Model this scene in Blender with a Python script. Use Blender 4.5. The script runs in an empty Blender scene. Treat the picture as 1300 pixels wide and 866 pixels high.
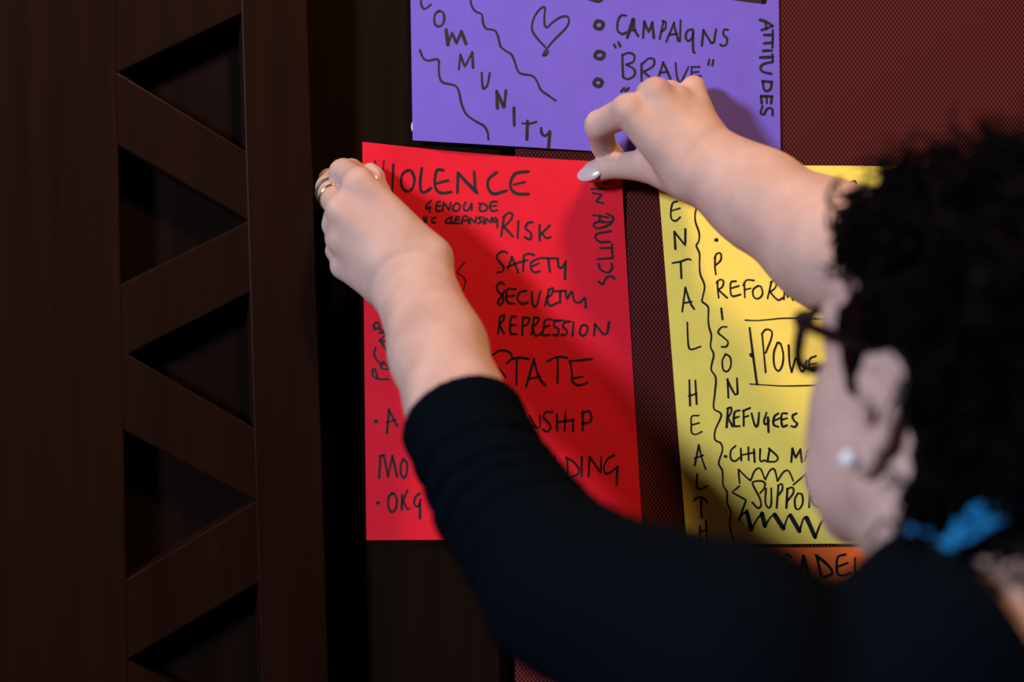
import bpy, bmesh, math, random
import numpy as np
from mathutils import Vector

S = bpy.context.scene
COL = S.collection
PI = math.pi

# ------------------------------------------------------------------ camera, light, exposure
CAM = np.array((0.0, -1.12, 1.45))          # camera stands 1.12 m from the wall (wall face y = 0)
FPX = 50.0 / 36.0 * 1300.0
cam_d = bpy.data.cameras.new('camera')
cam_d.lens = 50.0
cam_d.sensor_width = 36.0
cam_d.clip_start = 0.05
cam_d.dof.use_dof = True
cam_d.dof.focus_distance = 1.09
cam_d.dof.aperture_fstop = 2.0
cam = bpy.data.objects.new('camera', cam_d)
cam.location = CAM
cam.rotation_euler = (PI / 2, 0, 0)
COL.objects.link(cam)
S.camera = cam

S.view_settings.view_transform = 'Standard'
S.view_settings.look = 'None'
S.view_settings.gamma = 1.0
S.view_settings.use_curve_mapping = False
S.view_settings.exposure = -0.12

world = bpy.data.worlds.new('world')
world.use_nodes = True
world.node_tree.nodes['Background'].inputs[0].default_value = (0.55, 0.75, 1.0, 1)
world.node_tree.nodes['Background'].inputs[1].default_value = 0.005
S.world = world


def area_light(name, loc, target, size, power, color, spread=PI):
    d = bpy.data.lights.new(name, 'AREA')
    d.shape = 'DISK'
    d.size = size
    d.energy = power
    d.color = color
    d.spread = spread
    o = bpy.data.objects.new(name, d)
    o.location = loc
    o.rotation_euler = (Vector(target) - Vector(loc)).to_track_quat('-Z', 'Y').to_euler()
    COL.objects.link(o)
    return o


area_light('window_light', (-1.50, -2.05, 2.07), (0.0, 0.0, 1.45), 0.34, 76.0, (0.79, 0.84, 1.0))
area_light('ceiling_spot_light', (0.30, -0.78, 2.74), (0.12, 0.0, 1.45), 0.20, 22.0, (1.0, 0.59, 0.29))


# ------------------------------------------------------------------ helpers
def P(px, py, y=0.0):
    """world point at depth plane y seen at pixel (px, py) of the 1300 x 866 frame"""
    d = y - CAM[1]
    return np.array(((px - 650.0) / FPX * d, y, CAM[2] - (py - 433.0) / FPX * d))


def lin(r, g, b):
    f = lambda c: (c / 12.92 if c <= 0.04045 else ((c + 0.055) / 1.055) ** 2.4)
    return (f(r / 255), f(g / 255), f(b / 255), 1)


def mat(name, color, rough=0.6, spec=0.5, metal=0.0, **kw):
    m = bpy.data.materials.new(name)
    m.use_nodes = True
    b = m.node_tree.nodes['Principled BSDF']
    b.inputs['Base Color'].default_value = color
    b.inputs['Roughness'].default_value = rough
    b.inputs['Specular IOR Level'].default_value = spec
    b.inputs['Metallic'].default_value = metal
    for k, v in kw.items():
        b.inputs[k.replace('_', ' ')].default_value = v
    return m


def nodes(m):
    nt = m.node_tree
    return nt, nt.nodes, nt.links, nt.nodes['Principled BSDF']


def noise_color(m, c1, c2, scale=(1, 1, 1), nscale=5.0, detail=4.0, lo=0.35, hi=0.65, bump=0.0, bdist=0.001, rough=None):
    nt, N, L, b = nodes(m)
    tc = N.new('ShaderNodeTexCoord')
    mp = N.new('ShaderNodeMapping')
    mp.inputs['Scale'].default_value = scale
    nz = N.new('ShaderNodeTexNoise')
    nz.inputs['Scale'].default_value = nscale
    nz.inputs['Detail'].default_value = detail
    rp = N.new('ShaderNodeValToRGB')
    rp.color_ramp.elements[0].position = lo
    rp.color_ramp.elements[1].position = hi
    rp.color_ramp.elements[0].color = c1
    rp.color_ramp.elements[1].color = c2
    L.new(tc.outputs['Object'], mp.inputs[0])
    L.new(mp.outputs[0], nz.inputs['Vector'])
    L.new(nz.outputs['Fac'], rp.inputs[0])
    L.new(rp.outputs[0], b.inputs['Base Color'])
    if bump:
        bp = N.new('ShaderNodeBump')
        bp.inputs['Strength'].default_value = bump
        bp.inputs['Distance'].default_value = bdist
        L.new(nz.outputs['Fac'], bp.inputs['Height'])
        L.new(bp.outputs[0], b.inputs['Normal'])
    return m


def tag(o, label=None, cat=None, group=None, kind=None):
    if label: o['label'] = label
    if cat: o['category'] = cat
    if group: o['group'] = group
    if kind: o['kind'] = kind
    return o


def empty(name, loc, label, cat, group=None):
    o = bpy.data.objects.new(name, None)
    o.empty_display_size = 0.05
    o.location = loc
    COL.objects.link(o)
    return tag(o, label, cat, group)


def link(name, me, m, parent=None):
    o = bpy.data.objects.new(name, me)
    if m is not None:
        for mm in (m if isinstance(m, (list, tuple)) else [m]):
            me.materials.append(mm)
    COL.objects.link(o)
    if parent is not None:
        o.parent = parent
        base = Vector((0, 0, 0))
        q = parent
        while q is not None:
            base += Vector(q.location)
            q = q.parent
        o.location = -base          # vertices are written in world coordinates
    return o


def from_arrays(name, verts, faces, m, parent=None, smooth=True):
    """faces: (n,k) int array, or a list of lists"""
    me = bpy.data.meshes.new(name)
    verts = np.asarray(verts, dtype=np.float32)
    if isinstance(faces, np.ndarray):
        n, k = faces.shape
        me.vertices.add(len(verts))
        me.vertices.foreach_set('co', verts.ravel())
        me.loops.add(n * k)
        me.loops.foreach_set('vertex_index', faces.astype(np.int32).ravel())
        me.polygons.add(n)
        me.polygons.foreach_set('loop_start', np.arange(0, n * k, k, dtype=np.int32))
        me.polygons.foreach_set('loop_total', np.full(n, k, dtype=np.int32))
        me.update(calc_edges=True)
        me.validate()
    else:
        me.from_pydata([tuple(map(float, v)) for v in verts], [], faces)
        me.update()
    if smooth:
        me.polygons.foreach_set('use_smooth', [True] * len(me.polygons))
    return link(name, me, m, parent)


def from_bm(name, bm, m, parent=None, smooth=False):
    bmesh.ops.recalc_face_normals(bm, faces=bm.faces)
    me = bpy.data.meshes.new(name)
    bm.to_mesh(me)
    bm.free()
    if smooth:
        me.polygons.foreach_set('use_smooth', [True] * len(me.polygons))
    return link(name, me, m, parent)


def bevel(o, w, seg=2):
    md = o.modifiers.new('bevel', 'BEVEL')
    md.width = w
    md.segments = seg
    md.limit_method = 'ANGLE'
    return o


def box(name, lo, hi, m, parent=None, bw=0.0):
    bm = bmesh.new()
    vs = [bm.verts.new((x, y, z)) for x in (lo[0], hi[0]) for y in (lo[1], hi[1]) for z in (lo[2], hi[2])]
    for f in ((0, 1, 3, 2), (4, 6, 7, 5), (0, 4, 5, 1), (2, 3, 7, 6), (0, 2, 6, 4), (1, 5, 7, 3)):
        bm.faces.new([vs[i] for i in f])
    o = from_bm(name, bm, m, parent)
    if bw: bevel(o, bw)
    return o


def prism(name, front, offset, m, parent=None, bw=0.0):
    """closed prism: polygon 'front' (list of 3-D points) pushed by the vector 'offset'"""
    bm = bmesh.new()
    a = [bm.verts.new(tuple(p)) for p in front]
    b = [bm.verts.new(tuple(np.asarray(p) + offset)) for p in front]
    n = len(a)
    bm.faces.new(a)
    bm.faces.new(b[::-1])
    for i in range(n):
        bm.faces.new((a[i], b[i], b[(i + 1) % n], a[(i + 1) % n]))
    o = from_bm(name, bm, m, parent)
    if bw: bevel(o, bw)
    return o


def catmull(pts, n=6, closed=False):
    pts = np.asarray(pts, float)
    if len(pts) < 3 and not closed:
        t = np.linspace(0, 1, n + 1)[:, None]
        return pts[0] * (1 - t) + pts[-1] * t
    if closed:
        ext = np.vstack([pts[-1], pts, pts[0], pts[1]])
        segs = len(pts)
    else:
        ext = np.vstack([2 * pts[0] - pts[1], pts, 2 * pts[-1] - pts[-2]])
        segs = len(pts) - 1
    out = []
    for i in range(segs):
        p0, p1, p2, p3 = ext[i:i + 4]
        for t in np.arange(n) / n:
            out.append(0.5 * ((2 * p1) + (-p0 + p2) * t + (2 * p0 - 5 * p1 + 4 * p2 - p3) * t * t + (-p0 + 3 * p1 - 3 * p2 + p3) * t ** 3))
    if not closed:
        out.append(ext[-2])
    return np.array(out)


def tube_arrays(path, radii, sides=8, closed=False, ell=1.0, up=(0, 0, 1)):
    path = np.asarray(path, float)
    n = len(path)
    radii = np.broadcast_to(np.asarray(radii, float), (n,))
    if closed:
        tan = np.roll(path, -1, 0) - np.roll(path, 1, 0)
    else:
        tan = np.gradient(path, axis=0)
    tan /= np.linalg.norm(tan, axis=1)[:, None] + 1e-12
    u = np.asarray(up, float)
    nrm = np.zeros_like(path)
    prev = np.cross(tan[0], u)
    if np.linalg.norm(prev) < 1e-4: prev = np.cross(tan[0], (1, 0.1, 0))
    for i in range(n):
        prev = prev - tan[i] * prev.dot(tan[i])
        prev /= np.linalg.norm(prev) + 1e-12
        nrm[i] = prev
    bi = np.cross(tan, nrm)
    a = np.arange(sides) / sides * 2 * PI
    V = path[:, None, :] + radii[:, None, None] * (np.cos(a)[None, :, None] * nrm[:, None, :] + ell * np.sin(a)[None, :, None] * bi[:, None, :])
    V = V.reshape(-1, 3)
    F = []
    m = n if closed else n - 1
    i = np.arange(m)[:, None]
    j = np.arange(sides)[None, :]
    i2 = (i + 1) % n
    j2 = (j + 1) % sides
    F = np.stack([i * sides + j, i * sides + j2, i2 * sides + j2, i2 * sides + j], -1).reshape(-1, 4)
    return V, F


def tube(name, path, radii, m, parent=None, sides=8, closed=False, ell=1.0, up=(0, 0, 1)):
    V, F = tube_arrays(path, radii, sides, closed, ell, up)
    faces = F.tolist()
    if not closed:
        n = len(V) // sides
        faces.append(list(range(sides))[::-1])
        faces.append([(n - 1) * sides + k for k in range(sides)])
    return from_arrays(name, V, faces, m, parent)


# ------------------------------------------------------------------ implicit surfaces -> one continuous mesh
class Prim:
    def __init__(s, fn, op='u', k=0.004):
        s.fn, s.op, s.k = fn, op, k


def cone(a, b, ra, rb, k=0.004, op='u'):
    a = np.asarray(a, float); b = np.asarray(b, float)
    ab = b - a
    L2 = ab.dot(ab) + 1e-12

    def fn(p):
        t = np.clip(((p - a) @ ab) / L2, 0, 1)
        return np.linalg.norm(p - a - t[..., None] * ab, axis=-1) - (ra + (rb - ra) * t)
    return Prim(fn, op, k)


def ell(c, r, axes=None, k=0.006, op='u'):
    c = np.asarray(c, float); r = np.asarray(r, float)
    A = np.eye(3) if axes is None else np.asarray(axes, float)

    def fn(p):
        q = (p - c) @ A.T
        k0 = np.linalg.norm(q / r, axis=-1)
        k1 = np.linalg.norm(q / (r * r), axis=-1)
        return np.where(k0 < 1e-6, -r.min(), k0 * (k0 - 1.0) / (k1 + 1e-12))
    return Prim(fn, op, k)


def plane_cut(c, n, rad, k=0.002):
    """removes what lies past the plane through c along n, within rad of c"""
    c = np.asarray(c, float); n = np.asarray(n, float); n = n / np.linalg.norm(n)

    def fn(p):
        q = p - c
        return np.maximum(-(q @ n), np.linalg.norm(q, axis=-1) - rad)
    return Prim(fn, 's', k)


def chain(pts, rad, k=0.003):
    return [cone(pts[i], pts[i + 1], rad[i], rad[i + 1], k) for i in range(len(pts) - 1)]


def combine(d, x, prim):
    if prim.op == 'u':
        h = np.clip(0.5 + 0.5 * (x - d) / prim.k, 0, 1)
        return x + (d - x) * h - prim.k * h * (1 - h)
    h = np.clip(0.5 - 0.5 * (d + x) / prim.k, 0, 1)
    return d + (-x - d) * h + prim.k * h * (1 - h)


def field_mesh(prims, lo, hi, h, post=None, amp=0.0):
    B = 16
    lo = np.asarray(lo, float); hi = np.asarray(hi, float)
    nb = np.ceil((hi - lo) / (B * h)).astype(int)
    idx = np.stack(np.meshgrid(*[np.arange(n) for n in nb], indexing='ij'), -1).reshape(-1, 3)
    cen = lo + (idx + 0.5) * B * h
    half = (B + 2) * h * math.sqrt(3) / 2
    D = np.stack([p.fn(cen) for p in prims], 1)
    d = np.full(len(cen), 0.5)
    for i, p in enumerate(prims):
        d = combine(d, D[:, i], p)
    keep = np.where(np.abs(d) < half * 1.15 + amp + 0.02)[0]
    NG = (nb * B + 4).astype(np.int64)
    r = np.arange(B + 2)
    gx, gy, gz = np.meshgrid(r, r, r, indexing='ij')
    loc = np.stack([gx, gy, gz], -1)
    allid, allv, allq = [], [], []
    edges = [((0, 0, 0), (1, 0, 0)), ((0, 1, 0), (1, 1, 0)), ((0, 0, 1), (1, 0, 1)), ((0, 1, 1), (1, 1, 1)),
             ((0, 0, 0), (0, 1, 0)), ((1, 0, 0), (1, 1, 0)), ((0, 0, 1), (0, 1, 1)), ((1, 0, 1), (1, 1, 1)),
             ((0, 0, 0), (0, 0, 1)), ((1, 0, 0), (1, 0, 1)), ((0, 1, 0), (0, 1, 1)), ((1, 1, 0), (1, 1, 1))]
    for bi in keep:
        base = idx[bi] * B
        use = [i for i, p in enumerate(prims) if D[bi, i] < half * 1.05 + p.k + 0.012 + amp]
        if not any(prims[i].op == 'u' for i in use):
            continue
        pts = lo + (base + loc) * h
        flat = pts.reshape(-1, 3)
        v = np.full(len(flat), 0.5)
        for i in use:
            v = combine(v, prims[i].fn(flat), prims[i])
        if post is not None:
            v = v - post(flat)
        v = v.reshape(B + 2, B + 2, B + 2)
        sg = v < 0
        if sg.all() or not sg.any():
            continue
        c = [sg[a:a + B + 1, b:b + B + 1, e:e + B + 1] for a in (0, 1) for b in (0, 1) for e in (0, 1)]
        s = sum(x.astype(np.int8) for x in c)
        act = np.argwhere((s > 0) & (s < 8))
        if len(act) == 0:
            continue
        acc = np.zeros((len(act), 3)); cnt = np.zeros(len(act))
        for e0, e1 in edges:
            e0 = np.array(e0); e1 = np.array(e1)
            i0 = act + e0; i1 = act + e1
            a = v[i0[:, 0], i0[:, 1], i0[:, 2]]; b = v[i1[:, 0], i1[:, 1], i1[:, 2]]
            cr = (a < 0) != (b < 0)
            t = np.where(cr, a / np.where(cr, a - b, 1.0), 0)
            acc += np.where(cr[:, None], i0 + t[:, None] * (e1 - e0), 0)
            cnt += cr
        vert = lo + (base + acc / cnt[:, None]) * h
        gid = lambda q: ((q[:, 0] + base[0]) * NG[1] + (q[:, 1] + base[1])) * NG[2] + (q[:, 2] + base[2])
        allid.append(gid(act.astype(np.int64)))
        allv.append(vert)
        for ax in range(3):
            u, w = [(1, 2), (2, 0), (0, 1)][ax]
            sl0 = [slice(1, B + 1)] * 3
            sl1 = list(sl0); sl1[ax] = slice(2, B + 2)
            s0 = sg[tuple(sl0)]; s1 = sg[tuple(sl1)]
            for flip in (False, True):
                e = np.argwhere((s0 & ~s1) if not flip else (~s0 & s1)).astype(np.int64) + 1
                if len(e) == 0: continue
                du = np.zeros(3, np.int64); du[u] = 1
                dw = np.zeros(3, np.int64); dw[w] = 1
                q = [gid(e - du - dw), gid(e - dw), gid(e), gid(e - du)]
                if flip: q = q[::-1]
                allq.append(np.stack(q, 1))
    ids = np.concatenate(allid); V = np.concatenate(allv); Q = np.concatenate(allq)
    uid, first = np.unique(ids, return_index=True)
    V = V[first]
    pos = np.searchsorted(uid, Q)
    pos = np.clip(pos, 0, len(uid) - 1)
    ok = (uid[pos] == Q).all(1)
    return V, pos[ok]


def vnoise(p, f, seed=0):
    """cheap smooth pseudo noise from sums of sines"""
    rs = np.random.RandomState(seed)
    out = 0
    for i in range(5):
        k = rs.normal(size=3); k /= np.linalg.norm(k)
        out = out + np.sin((p @ k) * f * (0.7 + 0.25 * i) + rs.uniform(0, 6.28))
    return out / 5.0


# ------------------------------------------------------------------ materials
def wood(name, c1, c2, rough=0.42, spec=0.06):
    m = mat(name, c1, rough, spec)
    noise_color(m, c1, c2, (26, 26, 1.4), 2.2, 6, 0.30, 0.75, 0.05, 0.0004)
    return m


M_door = wood('dark_walnut', (0.0080, 0.0029, 0.0018, 1), (0.0140, 0.0050, 0.0031, 1), 0.45)
M_door.node_tree.nodes['Principled BSDF'].inputs['Coat Weight'].default_value = 0.12
M_door.node_tree.nodes['Principled BSDF'].inputs['Coat Roughness'].default_value = 0.22
M_frame = wood('dark_oak', (0.0056, 0.0029, 0.0016, 1), (0.0088, 0.0046, 0.0025, 1), 0.6, 0.02)
M_back = wood('recess_wood', (0.0040, 0.0018, 0.0015, 1), (0.0075, 0.0034, 0.0028, 1), 0.5)
M_floor = mat('brown_carpet', (0.04, 0.03, 0.03, 1), 0.95, 0.1)
noise_color(M_floor, (0.03, 0.02, 0.02, 1), (0.06, 0.045, 0.04, 1), (1, 1, 1), 120, 3, 0.3, 0.7, 0.4, 0.002)

M_fabric = mat('dotted_red_fabric', (0.1, 0.01, 0.01, 1), 0.8, 0.06)


def fabric_nodes(m, w=0.0031, hgt=0.0042):
    nt, N, L, b = nodes(m)
    tc = N.new('ShaderNodeTexCoord')
    sp = N.new('ShaderNodeSeparateXYZ')
    L.new(tc.outputs['Object'], sp.inputs[0])

    def math_(op, a, bval=None, c=None):
        n = N.new('ShaderNodeMath'); n.operation = op
        for i, v in enumerate((a, bval)):
            if v is None: continue
            if isinstance(v, (int, float)): n.inputs[i].default_value = v
            else: L.new(v, n.inputs[i])
        return n.outputs[0]
    cx = math_('COSINE', math_('MULTIPLY', sp.outputs[0], 2 * PI / w))
    cz = math_('COSINE', math_('MULTIPLY', sp.outputs[2], 2 * PI / hgt))
    v = math_('MULTIPLY', cx, cz)
    rp = N.new('ShaderNodeValToRGB')
    rp.color_ramp.elements[0].position = 0.10
    rp.color_ramp.elements[1].position = 0.62
    rp.color_ramp.elements[0].color = (0.056, 0.0034, 0.0044, 1)
    rp.color_ramp.elements[1].color = (0.098, 0.044, 0.037, 1)
    L.new(v, rp.inputs[0])
    L.new(rp.outputs[0], b.inputs['Base Color'])
    bp = N.new('ShaderNodeBump')
    bp.inputs['Strength'].default_value = 0.35
    bp.inputs['Distance'].default_value = 0.0006
    L.new(v, bp.inputs['Height'])
    L.new(bp.outputs[0], b.inputs['Normal'])


fabric_nodes(M_fabric)


def paper(name, c):
    m = mat(name, c, 0.75, 0.12)
    c2 = tuple(x * 0.93 for x in c[:3]) + (1,)
    noise_color(m, c2, c, (1, 1, 1), 60, 5, 0.3, 0.7, 0.08, 0.0002)
    return m


M_violet = paper('violet_paper', (0.155, 0.110, 0.58, 1))
M_red = paper('red_paper', (0.68, 0.012, 0.030, 1))
M_yellow = paper('yellow_paper', (0.95, 0.77, 0.140, 1))
M_orange = paper('orange_paper', (0.90, 0.17, 0.035, 1))
M_ink = mat('black_marker_ink', (0.010, 0.009, 0.011, 1), 0.55, 0.3)

M_skin = mat('skin', (0.55, 0.33, 0.25, 1), 0.60, 0.25)
noise_color(M_skin, (0.44, 0.285, 0.245, 1), (0.54, 0.370, 0.325, 1), (1, 1, 1), 38, 6, 0.3, 0.7, 0.12, 0.0006)
_b = M_skin.node_tree.nodes['Principled BSDF']
_b.inputs['Subsurface Weight'].default_value = 0.25
_b.inputs['Subsurface Radius'].default_value = (0.010, 0.004, 0.002)
_b.inputs['Subsurface Scale'].default_value = 0.5
M_lip = mat('lips', (0.40, 0.13, 0.12, 1), 0.4, 0.5)
M_eye = mat('eye_white', (0.75, 0.72, 0.70, 1), 0.15, 0.6)
M_iris = mat('iris', (0.03, 0.015, 0.01, 1), 0.1, 0.6)
M_nail = mat('pale_nail_varnish', (0.56, 0.42, 0.42, 1), 0.22, 0.4)
M_hair = mat('black_hair', (0.0010, 0.0009, 0.0014, 1), 0.45, 0.035)
M_top = mat('black_jersey', (0.0014, 0.0020, 0.0034, 1), 0.9, 0.015)
noise_color(M_top, (0.0012, 0.0024, 0.0042, 1), (0.0018, 0.0035, 0.0060, 1), (1, 1, 1), 300, 3, 0.3, 0.7, 0.1, 0.0004)
M_trousers = mat('black_trousers', (0.008, 0.008, 0.010, 1), 0.9, 0.1)
noise_color(M_trousers, (0.006, 0.006, 0.008, 1), (0.01, 0.01, 0.012, 1), (1, 1, 1), 250, 3)
M_shoe = mat('black_shoe_leather', (0.01, 0.01, 0.01, 1), 0.35, 0.5)
noise_color(M_shoe, (0.008, 0.008, 0.008, 1), (0.014, 0.013, 0.013, 1), (1, 1, 1), 80, 3)
M_glasses = mat('glossy_black_acetate', (0.004, 0.003, 0.004, 1), 0.28, 0.2)
M_gold = mat('gold', (0.85, 0.58, 0.28, 1), 0.22, 0.5, 1.0)
M_dark_band = mat('grey_green_metal', (0.10, 0.11, 0.08, 1), 0.45, 0.5, 0.6)
M_pearl = mat('pearl', (0.80, 0.84, 0.90, 1), 0.12, 0.6)
M_lanyard = mat('blue_ribbon', (0.010, 0.21, 0.52, 1), 0.6, 0.3)
noise_color(M_lanyard, (0.009, 0.18, 0.46, 1), (0.011, 0.23, 0.56, 1), (1, 1, 1), 400, 2, 0.3, 0.7, 0.2, 0.0003)
M_tack = mat('white_tack', (0.75, 0.75, 0.72, 1), 0.7, 0.3)

M_lens = bpy.data.materials.new('lens_glass')
M_lens.use_nodes = True
_nt = M_lens.node_tree
_nt.nodes.clear()
_o = _nt.nodes.new('ShaderNodeOutputMaterial')
_mx = _nt.nodes.new('ShaderNodeMixShader')
_tr = _nt.nodes.new('ShaderNodeBsdfTransparent')
_tr.inputs[0].default_value = (0.94, 0.93, 0.92, 1)
_gl = _nt.nodes.new('ShaderNodeBsdfGlossy')
_gl.inputs['Roughness'].default_value = 0.03
_mx.inputs[0].default_value = 0.04
_nt.links.new(_tr.outputs[0], _mx.inputs[1])
_nt.links.new(_gl.outputs[0], _mx.inputs[2])
_nt.links.new(_mx.outputs[0], _o.inputs[0])

# ------------------------------------------------------------------ the room
tag(box('floor', (-2.6, -3.2, -0.05), (2.6, 0.05, 0.0), M_floor), 'dark brown carpeted floor', 'floor', kind='structure')
tag(box('wall_back', (-2.6, 0.016, 0.0), (2.6, 0.10, 2.9), M_back), 'dark timber wall behind the posters', 'wall', kind='structure')
tag(box('trim_1', (-0.62, 0.0, 0.0), (-0.009, 0.016, 2.9), M_frame, bw=0.0015),
    'dark wooden frame beside the red fabric panel', 'trim', kind='structure')
tag(box('fabric_wall_panel', (0.0025, -0.0035, 0.05), (2.0, 0.016, 2.85), M_fabric, bw=0.0025),
    'large dark red fabric wall panel with a fine dotted weave behind the posters', 'wall panel')

# ---- the door with the triangular openings: one plane, its far edge near the wall
DP0 = P(405, 433, -0.045)
DYAW = math.tan(math.radians(19.0))
DDIR = np.array((1.0, DYAW, 0.0)) / math.hypot(1, DYAW)
DNRM = np.array((DYAW, -1.0, 0.0)) / math.hypot(1, DYAW)        # towards the room


def D(px, py):
    """point of the door's face plane seen at pixel (px, py)"""
    ray = np.array(((px - 650.0) / FPX, 1.0, -(py - 433.0) / FPX))
    t = DNRM.dot(DP0 - CAM) / DNRM.dot(ray)
    return CAM + t * ray


def dz(p, z):
    q = np.array(p); q[2] = z
    return q


door = empty('door_1', tuple(dz(D(200, 433) - DNRM * 0.02, 0.0)), 'dark wooden door leaf with a column of triangular openings', 'door')
door['kind'] = 'structure'
TH = 0.020
back = -DNRM * TH


def lerp_edge(a, b, z):
    """a point of the line a-b carried on to height z"""
    t = (z - a[2]) / (b[2] - a[2])
    return a + (b - a) * t


ZT, ZB = 2.35, 0.012
L0, L1 = D(147, -10), D(163, 860)          # left line of the triangles
R0, R1 = D(306, 0), D(332, 866)            # right line of the triangles
E0, E1 = D(390, 0), D(418, 866)            # outer right edge of the door
lo_ = dz(D(-330, 433), ZB); hi_ = dz(D(-330, 433), ZT)
# keep the far-up / far-down ends plumb enough by blending towards vertical
Lb, Lt = lerp_edge(L0, L1, 0.95), lerp_edge(L0, L1, 1.95)
Rb, Rt = lerp_edge(R0, R1, 0.95), lerp_edge(R0, R1, 1.95)
Eb, Et = lerp_edge(E0, E1, 0.95), lerp_edge(E0, E1, 1.95)
prism('stile', [lo_, dz(Lb, ZB), Lb, Lt, dz(Lt, ZT), hi_], back, M_door, door, 0.0012)
prism('stile', [dz(Rb, ZB), dz(Eb, ZB), Eb, Et, dz(Et, ZT), dz(Rt, ZT), Rt, Rb], back, M_door, door, 0.0012)
# triangles in pixels: (left-bottom / apex pattern) repeated up and down the door
pts_l = [(138, -187), (140, 1), (150, 92), (152, 185), (155, 360), (163, 450), (160, 548), (162, 735), (163, 838), (166, 925)]
pts_r = [(300, -172), (303, -85), (305, 18), (310, 190), (316, 280), (320, 370), (326, 545), (325, 636), (332, 738), (334, 930)]
ext = 2.0
prev_l, prev_r = D(150, 92), D(305, 18)
rails = [
    [(140, 2), (303, -85), (305, 18), (150, 92)],
    [(150, 92), (310, 190), (316, 280), (152, 185)],
    [(155, 360), (316, 280), (320, 370), (163, 450)],
    [(163, 450), (326, 545), (325, 636), (160, 548)],
    [(162, 735), (325, 636), (332, 738), (163, 838)],
    [(163, 838), (334, 932), (338, 1024), (166, 930)],
    [(168, 1115), (338, 1024), (342, 1120), (170, 1210)],
    [(136, -186), (302, -85), (298, -172), (134, -275)],
]
for q in rails:
    ext_ = lambda a, b, k: (a[0] + (b[0] - a[0]) * k, a[1] + (b[1] - a[1]) * k)
    q = [ext_(q[0], q[1], -0.10), ext_(q[0], q[1], 1.10), ext_(q[3], q[2], 1.10), ext_(q[3], q[2], -0.10)]
    w = [D(*c) - DNRM * 0.0005 for c in q]
    # carry each rail a little into the stiles so the joints close
    prism('rail', w, back, M_door, door, 0.0012)
# inner board behind the openings
ib = -DNRM * 0.026
pb = [dz(D(90, 433) , ZB), dz(D(385, 433), ZB), dz(D(385, 433), ZT), dz(D(90, 433), ZT)]
prism('back_panel', [np.array(p) - DNRM * (TH + 0.003) for p in pb], -DNRM * 0.008, M_back, door)
# blank panels above and below the patterned part
top_l, top_r = D(134, -275), D(298, -172)
prism('panel', [top_l, top_r, dz(Rt, ZT), dz(Lt, ZT)], back, M_door, door, 0.0012)
bot_l, bot_r = D(170, 1210), D(342, 1120)
prism('panel', [dz(Lb, ZB), dz(Rb, ZB), bot_r, bot_l], back, M_door, door, 0.0012)


# ------------------------------------------------------------------ posters
class Sheet:
    def __init__(s, corners, depth, sag=(0, 0)):
        s.c = [np.array(c, float) for c in corners]     # TL, TR, BR, BL as seen on the wall
        s.depth = depth
        s.sag = sag

    def edge(s, u, v):
        a = s.c[0] * (1 - u) + s.c[1] * u
        b = s.c[3] * (1 - u) + s.c[2] * u
        p = a * (1 - v) + b * v
        p[1] += 4 * u * (1 - u) * (s.sag[0] * (1 - v) + s.sag[1] * v)
        return p

    def build(s, name, m, parent, nu=36, nv=44, th=0.00025):
        V, F = [], []
        for side in (0, 1):
            for j in range(nv + 1):
                for i in range(nu + 1):
                    q = s.edge(i / nu, j / nv)
                    p = P(q[0], q[1], s.depth(q[0], q[1]))
                    if side: p = p + np.array((0, th, 0))
                    V.append(p)
        n = (nu + 1) * (nv + 1)
        V += V                                       # the rim gets vertices of its own so the edges stay crisp
        idx = lambda i, j, k: k * n + j * (nu + 1) + i
        for j in range(nv):
            for i in range(nu):
                F.append([idx(i, j, 0), idx(i, j + 1, 0), idx(i + 1, j + 1, 0), idx(i + 1, j, 0)])
                F.append([idx(i, j, 1), idx(i + 1, j, 1), idx(i + 1, j + 1, 1), idx(i, j + 1, 1)])
        rim = [(i, 0) for i in range(nu)] + [(nu, j) for j in range(nv)] + [(i, nv) for i in range(nu, 0, -1)] + [(0, j) for j in range(nv, 0, -1)]
        for a, b in zip(rim, rim[1:] + rim[:1]):
            F.append([idx(*a, 2), idx(*b, 2), idx(*b, 3), idx(*a, 3)])
        return from_arrays(name, V, F, m, parent, smooth=True)


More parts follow.
